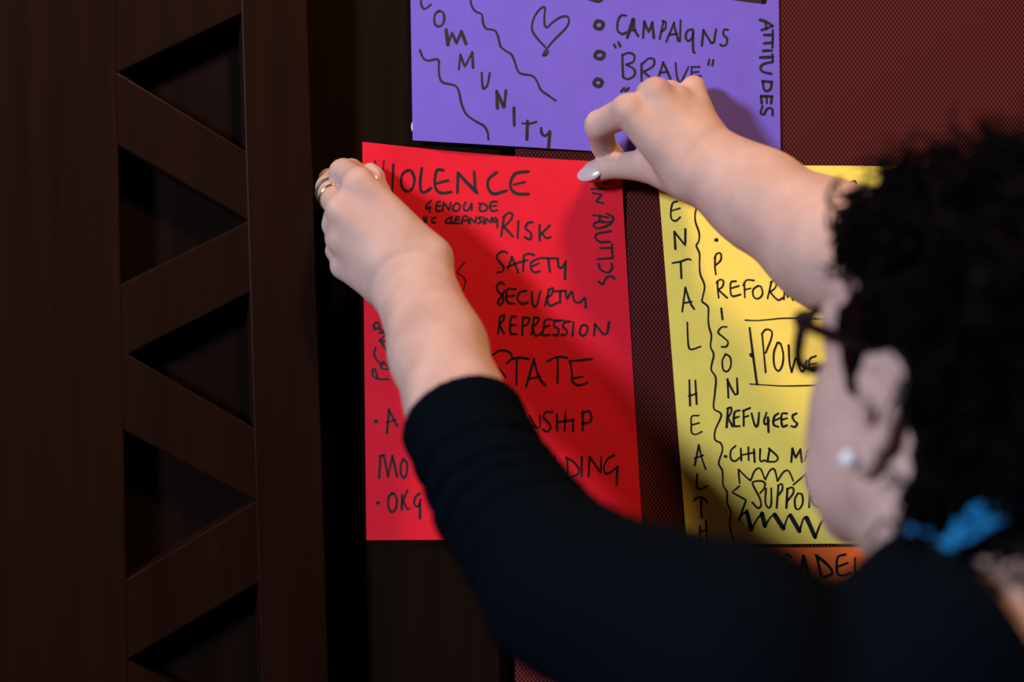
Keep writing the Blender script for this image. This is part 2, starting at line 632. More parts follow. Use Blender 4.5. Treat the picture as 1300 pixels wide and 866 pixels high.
def ink(name, sheet, origin, strokes, parent, label=None):
    """marker strokes: (width, [(x, y) ...]) in fifths of a pixel from origin; width < 0 keeps the corners sharp"""
    V, F = [], []
    for w, pts in strokes:
        pts = np.array(pts, float)
        if w < 0:
            w = -w
            path = np.vstack([np.linspace(pts[i], pts[i + 1], 6)[:-1] for i in range(len(pts) - 1)] + [pts[-1:]])
        elif len(pts) == 1:
            path = np.array([pts[0] - (1, 0), pts[0] + (1, 0)])
        else:
            path = catmull(pts, 6, False)
        keep = [0] + [i for i in range(1, len(path)) if np.linalg.norm(path[i] - path[i - 1]) > 0.3]
        path = path[keep]
        if len(path) < 2: continue
        px = np.array(origin) + path / 5.0
        hw = w / 10.0 * 1.12
        t = np.gradient(px, axis=0)
        t /= np.linalg.norm(t, axis=1)[:, None] + 1e-9
        nr = np.stack([-t[:, 1], t[:, 0]], 1)
        n = len(px)
        wv = hw * (1.0 + 0.10 * np.sin(np.arange(n) * 0.35 + pts[0, 0]))
        ring = []
        ring += [px[i] + nr[i] * wv[i] for i in range(n)]
        for a in np.linspace(0, PI, 6)[1:-1]:
            ring.append(px[-1] + wv[-1] * (nr[-1] * math.cos(a) + t[-1] * math.sin(a)))
        k = len(ring)
        ring += [px[i] - nr[i] * wv[i] for i in range(n - 1, -1, -1)]
        for a in np.linspace(0, PI, 6)[1:-1]:
            ring.append(px[0] + wv[0] * (-nr[0] * math.cos(a) - t[0] * math.sin(a)))
        b = len(V)
        for q in ring:
            V.append(P(q[0], q[1], sheet.depth(q[0], q[1]) - 0.00025))
        m = len(ring)
        for i in range(n - 1):
            F.append([b + i, b + i + 1, b + (k + n - 2 - i), b + (k + n - 1 - i)])
        F.append([b + n - 1] + [b + i for i in range(n, k + 1)])
        F.append([b + k + n - 1] + [b + i for i in range(k + n, m)] + [b])
    o = from_arrays(name, V, F, M_ink, parent, smooth=False)
    if label: o['label'] = label
    return o


g = lambda x, y, cx, cy, sx, sy: math.exp(-((x - cx) / sx) ** 2 - ((y - cy) / sy) ** 2)

# ---- violet sheet
violet = empty('paper_poster', tuple(P(755, 30, -0.006)), 'violet sheet of paper with handwritten COMMUNITY, a heart and BRAVE at the top', 'poster', 'handwritten coloured posters on the wall')
sv = Sheet([(519, -150), (987, -135), (991, 206), (524, 178)], lambda x, y: -0.0065 - 0.004 * g(x, y, 560, 170, 180, 90))
sv.build('sheet', M_violet, violet)
V1, V2 = (510, 0), (740, 0)
W = 13
ink('letter', sv, V1, [(12, [(130, -40), (122, 10), (130, 45), (150, 55), (185, 28)])], violet)
ink('letter', sv, V1, [(13, [(240, 68), (215, 85), (206, 120), (212, 155), (235, 168), (258, 155), (270, 120), (262, 80), (238, 68)])], violet)
ink('letter', sv, V1, [(20, [(282, 188), (293, 282)]), (-15, [(293, 282), (320, 205), (347, 276), (378, 200)]), (18, [(378, 200), (408, 278)])], violet)
ink('letter', sv, V1, [(14, [(362, 440), (373, 347)]), (-13, [(373, 347), (400, 425), (447, 332)]), (15, [(447, 332), (453, 430)])], violet)
ink('letter', sv, V1, [(14, [(507, 462), (512, 540), (522, 562), (545, 535), (558, 465)])], violet)
ink('letter', sv, V1, [(18, [(602, 578), (608, 686)]), (19, [(602, 578), (648, 678)]), (16, [(652, 678), (661, 575)])], violet)
ink('letter', sv, V1, [(17, [(712, 685), (714, 795)])], violet)
ink('letter', sv, V1, [(12, [(765, 782), (810, 785), (855, 773)]), (17, [(798, 768), (794, 885)])], violet)
ink('letter', sv, V1, [(15, [(885, 812), (888, 845), (910, 862), (932, 842)]), (20, [(940, 835), (932, 936)])], violet)
ink('wavy_line', sv, V1, [(12, [(432, -20), (445, 40), (470, 72), (508, 92), (515, 140), (535, 180), (590, 193), (612, 235), (628, 295), (660, 322), (695, 345), (715, 385), (735, 445), (760, 468), (830, 482), (860, 520), (885, 572), (930, 605), (978, 640)])], violet)
ink('wavy_line', sv, V1, [(13, [(115, 318), (135, 365), (165, 384), (230, 378), (235, 430), (240, 490), (265, 525), (330, 540), (360, 572), (380, 660), (410, 725), (470, 770), (520, 798), (545, 840), (550, 885)])], violet)
ink('heart_drawing', sv, V1, [(12, [(910, 298), (850, 230), (826, 180), (840, 110), (880, 55), (908, 48), (905, 110), (908, 160), (925, 172), (960, 140), (1010, 108), (1050, 105), (1062, 135), (1040, 180), (970, 250), (920, 310), (897, 350)]), (12, [(897, 352), (915, 350), (930, 325)])], violet)
for cx, cy, rx, ry in ((102, 158, 27, 25), (106, 350, 29, 23), (97, 525, 25, 23)):
    a = np.linspace(0, 2 * PI, 13)
    ink('bullet', sv, V2, [(21, [(cx + rx * math.cos(t), cy + ry * math.sin(t)) for t in a])], violet)
ink('marker_bar', sv, V2, [(34, [(30, -18), (95, -2), (122, -22)])], violet)
ink('marker_bar', sv, V2, [(34, [(900, -32), (1040, -6), (1148, 8)]), (30, [(1150, 8), (1160, -60)])], violet)
ink('word', sv, V2, [
    (14, [(275, 98), (240, 100), (220, 145), (222, 195), (250, 215), (275, 205)]),
    (20, [(282, 236), (318, 125)]), (17, [(322, 122), (325, 180), (350, 228)]), (11, [(290, 195), (335, 190)]),
    (15, [(382, 240), (390, 137)]), (-13, [(390, 137), (418, 205), (440, 142)]), (15, [(440, 142), (450, 240)]),
    (14, [(487, 245), (512, 135)]), (13, [(505, 133), (526, 142), (522, 180), (498, 200)]),
    (13, [(530, 262), (580, 142)]), (14, [(576, 148), (605, 260)]), (12, [(548, 220), (600, 215)]),
    (13, [(620, 128), (616, 262)]),
    (14, [(695, 185), (665, 195), (652, 235), (670, 260), (695, 235), (700, 195)]), (14, [(698, 215), (700, 320), (712, 335)]),
    (14, [(755, 288), (765, 190)]), (-13, [(765, 190), (815, 275), (832, 268), (845, 185)]),
    (13, [(920, 188), (895, 190), (893, 220), (915, 245), (910, 282), (885, 290), (872, 282)])], violet, 'handwritten word CAMPAIGNS')
ink('word', sv, V2, [
    (15, [(198, 283), (207, 300)]), (15, [(226, 268), (236, 292)]),
    (13, [(250, 345), (252, 420), (255, 490)]), (13, [(250, 350), (290, 335), (325, 350), (320, 390), (275, 410)]), (13, [(275, 410), (325, 440), (325, 480), (285, 502), (255, 490)]),
    (13, [(372, 405), (372, 512)]), (13, [(380, 402), (420, 370), (452, 380), (445, 420), (385, 455)]), (13, [(385, 455), (430, 495), (450, 510)]),
    (13, [(480, 490), (510, 395)]), (14, [(508, 395), (530, 440), (560, 512)]), (12, [(490, 462), (535, 455)]),
    (12, [(588, 400), (598, 490), (618, 535)]), (12, [(618, 535), (670, 425)]),
    (11, [(690, 422), (690, 490)]), (11, [(690, 425), (742, 425)]), (11, [(690, 460), (735, 455)]), (11, [(690, 485), (750, 482)]),
    (15, [(802, 380), (796, 410)]), (14, [(828, 380), (822, 413)])], violet, 'handwritten word BRAVE in quotation marks')
ink('quotation_mark', sv, V2, [(16, [(243, 580), (262, 560)]), (16, [(270, 580), (290, 560)])], violet)
ink('word', sv, V2, [
    (17, [(1125, 125), (1165, 140), (1205, 165)]), (14, [(1205, 165), (1135, 190)]), (13, [(1160, 145), (1165, 185)]),
    (14, [(1205, 190), (1205, 255)]), (15, [(1150, 222), (1205, 222)]), (14, [(1205, 250), (1203, 300)]), (15, [(1150, 275), (1205, 270)]),
    (16, [(1145, 322), (1198, 320)]),
    (14, [(1203, 345), (1205, 395)]), (16, [(1125, 365), (1205, 362)]),
    (15, [(1205, 392), (1150, 405), (1128, 428), (1142, 455), (1195, 468)]),
    (16, [(1140, 515), (1200, 520)]), (15, [(1200, 520), (1190, 565), (1155, 575), (1140, 515)]),
    (15, [(1130, 610), (1135, 655)]), (15, [(1200, 612), (1195, 655)]), (15, [(1132, 610), (1200, 612)]), (13, [(1165, 612), (1168, 655)]),
    (15, [(1140, 675), (1128, 715), (1150, 725), (1170, 690), (1200, 690), (1205, 730)])], violet, 'handwritten word ATTITUDES running down the edge')
tk = ell(P(524.5, 161, -0.0055), (0.0016, 0.0025, 0.0040))
Vt, Ft = field_mesh([tk], P(515, 175, -0.02) - 0.004, P(532, 145, 0.004) + 0.004, 0.0006)
tko = from_arrays('adhesive_tack', Vt, Ft, M_tack, violet)
tko['label'] = 'white lump of adhesive at the lower left edge'

# ---- red sheet
red = empty('paper_poster', tuple(P(640, 430, -0.005)), 'red sheet of paper headed VIOLENCE that the person holds up with both hands', 'poster', 'handwritten coloured posters on the wall')
sr = Sheet([(460, 180), (788, 206.5), (816, 684), (465, 686)], lambda x, y: -0.0045 - 0.010 * g(x, y, 455, 190, 70, 130) - 0.005 * g(x, y, 790, 200, 60, 80), (3.0, 0))
sr.build('sheet', M_red, red)
R1, R2, R3, R4, R5, R6 = (455, 190), (580, 230), (580, 360), (580, 500), (440, 400), (440, 530)
ink('word', sr, R1, [
    (10, [(105, 70), (118, 160), (145, 215)]), (9, [(162, 70), (146, 215)]),
    (14, [(222, 95), (218, 200), (214, 272)]),
    (16, [(315, 130), (280, 155), (272, 215), (290, 255), (320, 262), (348, 235), (355, 180), (335, 135), (312, 130)]),
    (16, [(402, 118), (392, 200), (398, 262), (425, 268), (460, 245)]),
    (17, [(540, 130), (500, 130), (485, 185), (490, 245), (525, 275), (590, 268)]), (14, [(490, 215), (570, 195)]),
    (16, [(628, 275), (632, 160)]), (21, [(632, 148), (690, 210), (750, 270)]), (16, [(735, 140), (742, 265)]),
    (18, [(875, 145), (825, 190), (825, 245), (860, 280), (940, 260)]),
    (18, [(1080, 138), (1000, 150), (968, 200), (970, 250), (1010, 280), (1080, 282)]), (13, [(985, 222), (1055, 205)])], red, 'handwritten word VIOLENCE')
ink('word', sr, R1, [
    (12, [(462, 325), (435, 350), (432, 375), (455, 365), (452, 395)]),
    (12, [(520, 328), (500, 335), (495, 385), (520, 388)]), (11, [(497, 358), (520, 355)]),
    (-12, [(535, 385), (540, 332), (578, 385), (585, 335)]),
    (12, [(620, 340), (600, 360), (605, 385), (630, 388), (645, 365), (635, 342), (618, 340)]),
    (12, [(680, 335), (668, 360), (675, 385), (700, 380), (718, 340), (720, 385)]),
    (12, [(765, 340), (800, 345), (820, 365), (805, 388), (770, 385), (775, 345)]),
    (12, [(880, 330), (845, 332), (835, 360), (845, 388), (880, 385)]), (11, [(840, 358), (875, 355)])], red, 'handwritten word GENOCIDE')
ink('word', sr, R1, [
    (12, [(415, 425), (420, 460)]), (12, [(432, 425), (432, 460)]), (12, [(490, 430), (468, 438), (468, 460), (490, 460)]),
    (12, [(582, 430), (558, 445), (560, 465), (590, 460)]), (12, [(592, 425), (590, 465), (612, 460)]),
    (12, [(640, 425), (620, 428), (615, 462), (640, 465)]), (11, [(618, 445), (640, 442)]),
    (12, [(655, 468), (668, 425), (690, 425), (700, 465)]), (11, [(655, 450), (695, 448)]),
    (-12, [(707, 468), (708, 430), (743, 465), (748, 428)]),
    (12, [(782, 428), (762, 432), (780, 455), (760, 468)]), (12, [(796, 430), (795, 468)]),
    (-12, [(806, 468), (812, 435), (840, 465), (845, 430)]),
    (12, [(872, 430), (850, 445), (865, 460), (880, 440), (882, 490)])], red, 'handwritten word CLEANSING')
ink('word', sr, R1, [
    (13, [(925, 425), (905, 550)]), (13, [(920, 430), (945, 405), (975, 405), (970, 440), (925, 490)]), (13, [(925, 490), (980, 550)]),
    (14, [(1015, 455), (1010, 560)]),
    (14, [(1105, 460), (1075, 465), (1062, 500), (1095, 530), (1090, 568), (1055, 555)]),
    (14, [(1150, 478), (1150, 575)]), (13, [(1215, 480), (1155, 540)]), (13, [(1165, 530), (1190, 560), (1220, 555)])], red, 'handwritten word RISK')
ink('word', sr, R2, [
    (10, [(930, 14), (960, 2), (975, -15)]),
    (14, [(852, 50), (930, 48)]), (-13, [(860, 75), (922, 85), (880, 130), (930, 140)]),
    (14, [(865, 215), (960, 230)]), (13, [(905, 215), (910, 255), (940, 262), (990, 250), (985, 225), (950, 205)]),
    (14, [(930, 255), (880, 262), (870, 285), (900, 300), (970, 275), (990, 250)]),
    (14, [(975, 318), (890, 335), (880, 358), (905, 385), (935, 388)]), (14, [(920, 388), (975, 385)]),
    (13, [(985, 400), (985, 450)]), (14, [(910, 425), (985, 425)]), (13, [(985, 450), (990, 488)]), (14, [(890, 495), (988, 488)]),
    (14, [(900, 525), (912, 562), (960, 580), (985, 550), (980, 520)]),
    (14, [(900, 638), (925, 655), (950, 612), (985, 605), (1000, 620)])], red, 'handwritten words IN POLITICS running down the edge')
ink('word', sr, R2, [
    (13, [(320, 455), (290, 445), (255, 470), (262, 500), (295, 540), (290, 570), (260, 578)]),
    (13, [(325, 555), (350, 480)]), (13, [(350, 480), (390, 580)]), (12, [(320, 545), (380, 520), (450, 500)]),
    (13, [(420, 575), (425, 475)]), (13, [(425, 472), (455, 460), (490, 468)]),
    (13, [(545, 485), (500, 498), (470, 520), (475, 565), (500, 578), (525, 572)]), (12, [(480, 540), (520, 520)]),
    (13, [(540, 488), (640, 490)]), (14, [(580, 490), (590, 575)]),
    (14, [(640, 490), (645, 540), (665, 550), (690, 515)]), (15, [(690, 508), (685, 622)])], red, 'handwritten word SAFETY')
ink('word', sr, R2, [
    (13, [(300, 655), (280, 640), (255, 665), (260, 695), (290, 725), (295, 760), (275, 785), (262, 765), (290, 720), (305, 690)]),
    (13, [(375, 685), (320, 690), (320, 765), (365, 775)]), (12, [(320, 730), (365, 725)]),
    (13, [(440, 695), (400, 705), (385, 745), (410, 775), (450, 770)]),
    (13, [(478, 705), (480, 775), (505, 790), (530, 700)]),
    (13, [(560, 790), (585, 690)]), (13, [(580, 690), (610, 680), (600, 720), (570, 740)]), (13, [(570, 740), (590, 790), (640, 770)]),
    (13, [(655, 700), (655, 775)]), (13, [(615, 700), (690, 695)]),
    (13, [(690, 700), (700, 745), (730, 700), (745, 760), (780, 770), (810, 740)]), (14, [(815, 742), (818, 803)])], red, 'handwritten word SECURITY')
ink('word', sr, R3, [
    (13, [(275, 210), (262, 315)]), (13, [(275, 210), (300, 200), (295, 230), (270, 260)]), (13, [(270, 260), (298, 315)]),
    (13, [(375, 210), (345, 215), (340, 310), (380, 320)]), (12, [(342, 265), (375, 262)]),
    (13, [(420, 220), (415, 325)]), (13, [(420, 215), (460, 220), (450, 255), (420, 270)]),
    (13, [(490, 215), (475, 320)]), (13, [(490, 215), (520, 220), (510, 250), (480, 275)]), (13, [(480, 275), (500, 330), (540, 310)]),
    (13, [(600, 225), (560, 235), (550, 290), (545, 325), (590, 325)]), (12, [(555, 275), (590, 265)]),
    (13, [(660, 235), (620, 240), (620, 270), (645, 290), (640, 325), (610, 325)]),
    (13, [(720, 240), (680, 250), (675, 275), (700, 300), (690, 325), (665, 325)]), (9, [(600, 232), (650, 232), (720, 242)]),
    (14, [(740, 245), (735, 330)]),
    (14, [(790, 270), (780, 310), (800, 332), (825, 310), (828, 275), (805, 262), (788, 272)]),
    (14, [(870, 330), (876, 258)]), (-14, [(876, 258), (932, 325), (955, 315), (965, 245)])], red, 'handwritten word REPRESSION')
ink('word', sr, R3, [
    (12, [(225, 455), (270, 425), (330, 432), (350, 470), (320, 505)]), (12, [(262, 530), (312, 595)]),
    (13, [(345, 480), (400, 470), (460, 478)]), (14, [(380, 478), (378, 642)]),
    (14, [(440, 652), (490, 480)]), (14, [(488, 480), (520, 590), (560, 645)]), (13, [(455, 605), (530, 590)]),
    (13, [(575, 492), (640, 465), (700, 470)]), (13, [(640, 475), (640, 628)]),
    (13, [(720, 490), (730, 560), (735, 620), (775, 645), (830, 628)]), (13, [(732, 602), (800, 590)]), (12, [(715, 492), (790, 485), (858, 478)])], red, 'handwritten word STATE')
ink('word', sr, R4, [
    (12, [(460, 140), (500, 215)]), (12, [(480, 205), (525, 212), (526, 135)]),
    (13, [(605, 115), (565, 115), (550, 150), (580, 180), (595, 215), (570, 240), (545, 225)]),
    (13, [(635, 130), (637, 230)]), (13, [(690, 115), (685, 230)]), (12, [(635, 178), (740, 165)]), (14, [(740, 165), (737, 233)]),
    (15, [(800, 115), (800, 230)]), (14, [(795, 122), (840, 110), (855, 150), (840, 180), (800, 187)])], red, 'handwritten word ending in NSHIP')
ink('word', sr, R4, [
    (12, [(590, 395), (572, 450)]), (12, [(622, 395), (622, 470), (640, 522), (680, 510)]),
    (12, [(700, 405), (704, 535)]), (12, [(690, 405), (740, 430), (775, 480), (760, 515), (704, 535)]),
    (13, [(793, 400), (792, 525)]),
    (12, [(836, 525), (842, 398)]), (-12, [(842, 398), (915, 503), (916, 398)]),
    (12, [(1000, 388), (960, 410), (935, 460), (940, 500), (970, 500), (1022, 460)]), (15, [(1020, 465), (1015, 578)])], red, 'handwritten word ending in ILDING')
ink('word', sr, R5, [
    (14, [(175, 92), (172, 62), (195, 48), (210, 80), (185, 84)]), (13, [(200, 85), (245, 108)]),
    (13, [(208, 112), (255, 118), (212, 160), (255, 165)]), (14, [(210, 160), (255, 225)]),
    (12, [(182, 205), (175, 250), (195, 290), (232, 312)]), (12, [(230, 295), (270, 335)]), (12, [(215, 310), (222, 338), (268, 345)]),
    (12, [(165, 345), (165, 380), (192, 405), (265, 408)]), (12, [(178, 340), (196, 400)])], red, 'handwriting running up the left edge')
ink('word', sr, R5, [(22, [(184, 675), (190, 675)]), (14, [(255, 750), (268, 600)]), (13, [(268, 600), (292, 650), (322, 705)]), (12, [(255, 682), (310, 665)])], red)
ink('word', sr, R6, [
    (15, [(205, 385), (214, 242)]), (13, [(235, 237), (262, 375)]), (12, [(262, 375), (290, 245)]), (13, [(290, 245), (320, 378)]), (10, [(214, 245), (236, 238)]),
    (14, [(360, 265), (345, 300), (345, 360), (365, 382), (382, 350), (382, 290), (360, 265)])], red, 'handwritten word beginning with MO')
ink('word', sr, R6, [
    (20, [(196, 542), (201, 542)]),
    (14, [(290, 482), (265, 510), (265, 570), (285, 600), (310, 580), (318, 520), (300, 485), (286, 482)]),
    (14, [(352, 490), (350, 583)]), (12, [(385, 462), (355, 540)]), (12, [(360, 535), (385, 580), (400, 578)]),
    (13, [(465, 480), (435, 510), (430, 550), (455, 565), (470, 520)]), (15, [(465, 545), (465, 640)])], red, 'handwritten word beginning with ORG')
ink('squiggle', sr, R2, [(8, [(50, 515), (15, 555), (5, 580), (40, 605), (55, 640), (40, 690)])], red)

# ---- yellow sheet
yellow = empty('paper_poster', tuple(P(1010, 450, -0.006)), 'yellow sheet of paper headed MENTAL HEALTH down its left edge, beside the person', 'poster', 'handwritten coloured posters on the wall')
sy = Sheet([(834, 209), (1146, 211), (1188, 689), (872, 692)], lambda x, y: -0.0065 - 0.003 * g(x, y, 835, 210, 80, 120))
sy.build('sheet', M_yellow, yellow)
Y1, Y2, Y3, Y4 = (830, 200), (830, 340), (830, 460), (850, 580)
ink('letter', sy, Y1, [(13, [(95, 205), (100, 120)]), (-12, [(100, 120), (125, 180), (150, 118), (160, 205)])], yellow)
ink('letter', sy, Y1, [(11, [(150, 278), (120, 290), (108, 340), (112, 390), (140, 402), (168, 378)]), (10, [(112, 338), (165, 322)])], yellow)
ink('letter', sy, Y1, [(15, [(130, 470), (137, 580)]), (-13, [(130, 470), (200, 560), (200, 455)])], yellow)
ink('letter', sy, Y1, [(12, [(118, 670), (170, 660), (215, 645), (235, 650)]), (12, [(170, 665), (175, 766)])], yellow)
ink('letter', sy, Y2, [(12, [(180, 278), (200, 125)]), (12, [(200, 125), (230, 220), (256, 262)]), (11, [(188, 225), (240, 215)])], yellow)
ink('letter', sy, Y2, [(11, [(212, 347), (218, 480), (235, 518), (297, 500)])], yellow)
ink('letter', sy, Y3, [(12, [(225, 113), (230, 275)]), (12, [(263, 115), (272, 265)]), (11, [(222, 215), (272, 198)])], yellow)
ink('letter', sy, Y3, [(10, [(285, 338), (240, 345), (238, 400), (240, 445), (265, 458), (305, 440)]), (10, [(240, 398), (288, 385)])], yellow)
ink('letter', sy, Y3, [(12, [(260, 655), (285, 525)]), (11, [(285, 525), (305, 610), (330, 680)]), (11, [(260, 610), (315, 590)])], yellow)
ink('letter', sy, Y3, [(11, [(275, 708), (272, 780), (290, 808), (340, 785)])], yellow)
ink('letter', sy, Y4, [(12, [(155, 278), (175, 260), (215, 260), (240, 292)]), (12, [(203, 268), (200, 320), (205, 388)])], yellow)
ink('letter', sy, Y4, [(13, [(192, 440), (196, 520)]), (13, [(232, 405), (236, 525)]), (11, [(190, 480), (235, 465)])], yellow)
sq = []
for off, pts in ((Y1, [(235, 200), (236, 240), (248, 278), (270, 310), (262, 360), (265, 410), (288, 480), (285, 530), (270, 560), (290, 610), (290, 680), (295, 740)]),
                 (Y2, [(322, 115), (310, 185), (308, 215), (345, 250), (345, 320), (350, 375), (365, 430), (360, 500), (380, 550), (368, 610), (365, 650)]),
                 (Y3, [(393, 100), (388, 190), (380, 290), (420, 320), (425, 350), (390, 430), (388, 490), (425, 515), (435, 560), (412, 640), (435, 690)]),
                 (Y4, [(340, 180), (365, 225), (365, 290), (390, 350), (382, 420), (390, 480), (410, 545)])):
    sq += [((off[0] - 830) * 5 + x, (off[1] - 200) * 5 + y) for x, y in pts]
ink('wavy_line', sy, Y1, [(11, sq)], yellow)
ink('word', sy, Y1, [(12, [(1185, 140), (1160, 160), (1152, 200), (1165, 225)]), (14, [(1240, 165), (1238, 240)]), (13, [(1235, 165), (1275, 150), (1282, 180), (1245, 205)]), (13, [(1245, 205), (1285, 245)])], yellow)
ink('letter', sy, Y1, [(23, [(394, 523), (398, 523)])], yellow)
ink('letter', sy, Y1, [(11, [(390, 628), (388, 690), (394, 742)]), (11, [(385, 640), (400, 610), (425, 610), (425, 650), (395, 682)])], yellow)
ink('word', sy, Y2, [
    (11, [(404, 85), (406, 140), (412, 190)]), (11, [(398, 95), (420, 75), (442, 85), (435, 120), (408, 138)]), (11, [(408, 138), (465, 190)]),
    (11, [(522, 85), (490, 92), (487, 150), (500, 180), (550, 170)]), (10, [(490, 130), (540, 115)]),
    (11, [(574, 95), (578, 188)]), (11, [(568, 110), (590, 78), (635, 80)]), (10, [(575, 140), (615, 130)]),
    (11, [(660, 115), (630, 140), (635, 185), (665, 195), (690, 165), (680, 120), (658, 115)]),
    (11, [(722, 194), (745, 97)]), (11, [(740, 92), (765, 80), (780, 95), (768, 130), (738, 152)]), (11, [(738, 152), (765, 185), (792, 205), (818, 190)]),
    (11, [(825, 200), (832, 130)]), (-11, [(832, 130), (850, 190), (868, 150), (884, 205)])], yellow, 'handwritten word REFORM')
ink('letter', sy, Y2, [(12, [(428, 258), (436, 328)])], yellow)
ink('letter', sy, Y2, [(11, [(462, 375), (430, 378), (408, 410), (440, 440), (470, 470), (460, 500), (430, 502)])], yellow)
ink('letter', sy, Y2, [(11, [(455, 548), (435, 590), (440, 645), (465, 658), (488, 625), (485, 570), (458, 548)])], yellow)
ink('letter', sy, Y2, [(13, [(468, 707), (473, 825)]), (12, [(466, 712), (512, 800), (530, 798)]), (12, [(527, 702), (532, 798)])], yellow)
ink('frame_drawing', sy, Y2, [(8, [(580, 332), (650, 335), (740, 328), (860, 320), (1200, 330)]), (13, [(608, 382), (625, 520), (655, 740)]), (22, [(618, 552), (622, 560)]),
                              (8, [(612, 738), (720, 745), (850, 750), (1200, 742)])], yellow)
ink('word', sy, Y2, [
    (11, [(688, 425), (700, 560), (710, 663)]), (11, [(685, 420), (710, 392), (745, 400), (748, 440), (710, 540)]),
    (12, [(785, 475), (762, 540), (765, 620), (790, 655), (815, 620), (822, 550), (805, 485), (785, 475)]),
    (13, [(856, 492), (862, 600), (875, 662)]), (12, [(875, 662), (905, 570), (928, 640), (950, 655), (970, 590)]),
    (12, [(1030, 560), (990, 580), (988, 635), (1012, 655), (1040, 650)]), (11, [(990, 615), (1030, 608)])], yellow, 'handwritten word POWER')
ink('word', sy, Y3, [
    (14, [(470, 292), (462, 412)]), (12, [(465, 295), (490, 288), (490, 320), (470, 352)]), (13, [(470, 350), (500, 408)]),
    (13, [(545, 305), (512, 320), (510, 400), (545, 405)]), (11, [(510, 355), (540, 345)]),
    (13, [(570, 305), (570, 403)]), (12, [(565, 310), (610, 290)]), (11, [(570, 350), (600, 340)]),
    (13, [(620, 325), (642, 402), (660, 395), (668, 320)]),
    (12, [(715, 320), (700, 370), (708, 395), (732, 372)]), (14, [(724, 350), (728, 443)]),
    (14, [(790, 325), (765, 345), (760, 395), (790, 410)]), (12, [(765, 370), (800, 355)]),
    (13, [(845, 325), (812, 330), (815, 405), (845, 400)]), (11, [(812, 365), (845, 355)]),
    (13, [(905, 325), (880, 340), (890, 370), (910, 390), (895, 410), (872, 405)])], yellow, 'handwritten word REFUGEES')
ink('word', sy, Y3, [
    (17, [(453, 598), (458, 598)]),
    (12, [(518, 532), (490, 560), (488, 610), (515, 628), (545, 605)]),
    (12, [(552, 547), (555, 623)]), (12, [(600, 540), (602, 623)]), (11, [(552, 590), (640, 572)]),
    (12, [(635, 552), (640, 633)]), (12, [(675, 550), (675, 625), (705, 622)]),
    (12, [(730, 547), (785, 600), (770, 630), (715, 630)]), (12, [(735, 550), (722, 625)])], yellow, 'handwritten word CHILD')
ink('word', sy, Y3, [(14, [(872, 633), (880, 548)]), (-12, [(880, 548), (900, 608), (930, 552)]), (13, [(930, 552), (940, 633)]), (12, [(960, 625), (982, 555), (1003, 625)]), (11, [(968, 600), (1000, 596)])], yellow)
ink('zigzag_line', sy, Y3, [(11, [(545, 768), (540, 720), (538, 680)]), (11, [(538, 680), (590, 732), (615, 750)]), (11, [(615, 750), (640, 690), (675, 675), (705, 742)]),
                            (11, [(708, 745), (735, 690), (765, 680), (785, 753)]), (11, [(785, 755), (820, 700), (855, 690), (885, 753)]), (-11, [(885, 778), (968, 708), (978, 793), (1030, 740)])], yellow)
ink('arrow_line', sy, Y4, [(-12, [(443, 187), (397, 225), (486, 275), (440, 403)])], yellow)
ink('word', sy, Y4, [
    (12, [(575, 230), (600, 200), (603, 165), (570, 153), (527, 165), (545, 210), (572, 262), (580, 308), (560, 325), (525, 290)]),
    (12, [(612, 202), (608, 290), (628, 323), (645, 300), (645, 200)]),
    (13, [(690, 187), (680, 323)]), (12, [(688, 182), (712, 173), (715, 210), (685, 250)]),
    (13, [(748, 202), (741, 325)]), (12, [(745, 205), (780, 195), (785, 230), (745, 285)]),
    (12, [(815, 232), (795, 270), (800, 325), (825, 330), (845, 290), (840, 240), (813, 232)]),
    (13, [(894, 207), (886, 320)]), (12, [(890, 210), (930, 200), (935, 230), (895, 262)]), (12, [(895, 262), (925, 310), (963, 322)]),
    (13, [(990, 250), (992, 335)]), (11, [(960, 250), (1025, 246)])], yellow, 'handwritten word SUPPORT')
ink('zigzag_line', sy, Y4, [(11, [(440, 405), (460, 368), (495, 345)]), (-24, [(490, 347), (518, 462)]), (11, [(520, 462), (560, 390), (590, 360)]), (-26, [(587, 362), (605, 440)]),
                            (11, [(605, 442), (640, 385), (670, 365)]), (-25, [(667, 368), (722, 455)]), (11, [(725, 455), (750, 382), (770, 370)]), (-23, [(767, 372), (824, 472)]),
                            (11, [(825, 472), (850, 392), (870, 385)]), (-26, [(870, 388), (923, 510)]), (12, [(925, 512), (960, 422), (995, 388)]), (9, [(985, 392), (1040, 420)])], yellow)

# ---- orange sheet
orange = empty('paper_poster', tuple(P(1060, 800, -0.004)), 'orange sheet of paper, mostly hidden, just under the yellow one', 'poster', 'handwritten coloured posters on the wall')
so = Sheet([(850, 697), (1315, 692), (1318, 1020), (853, 1026)], lambda x, y: -0.0055)
so.build('sheet', M_orange, orange)
ink('word', so, Y4, [
    (14, [(640, 690), (655, 622)]),
    (17, [(770, 637), (745, 622), (725, 650), (720, 700), (745, 735), (775, 730)]), (18, [(835, 735), (850, 632)]), (18, [(850, 632), (880, 735)]), (14, [(838, 700), (872, 698)]),
    (18, [(930, 627), (985, 670), (1030, 722), (1025, 748), (985, 765)]), (18, [(935, 632), (962, 762)]),
    (15, [(1115, 620), (1070, 635), (1060, 690), (1070, 745), (1110, 755), (1150, 740)]), (13, [(1075, 695), (1130, 675)]),
    (13, [(1178, 645), (1178, 745)])], orange, 'handwritten word ending in CADE')

# ------------------------------------------------------------------ the person
Z0 = CAM[2]
FEET = (0.27, -0.43, 0.0)
person = empty('person', FEET, 'person with curly black hair in a black top, both arms raised to the red poster', 'person')


def W(x, y, z):
    return np.array((x, y, Z0 + z))


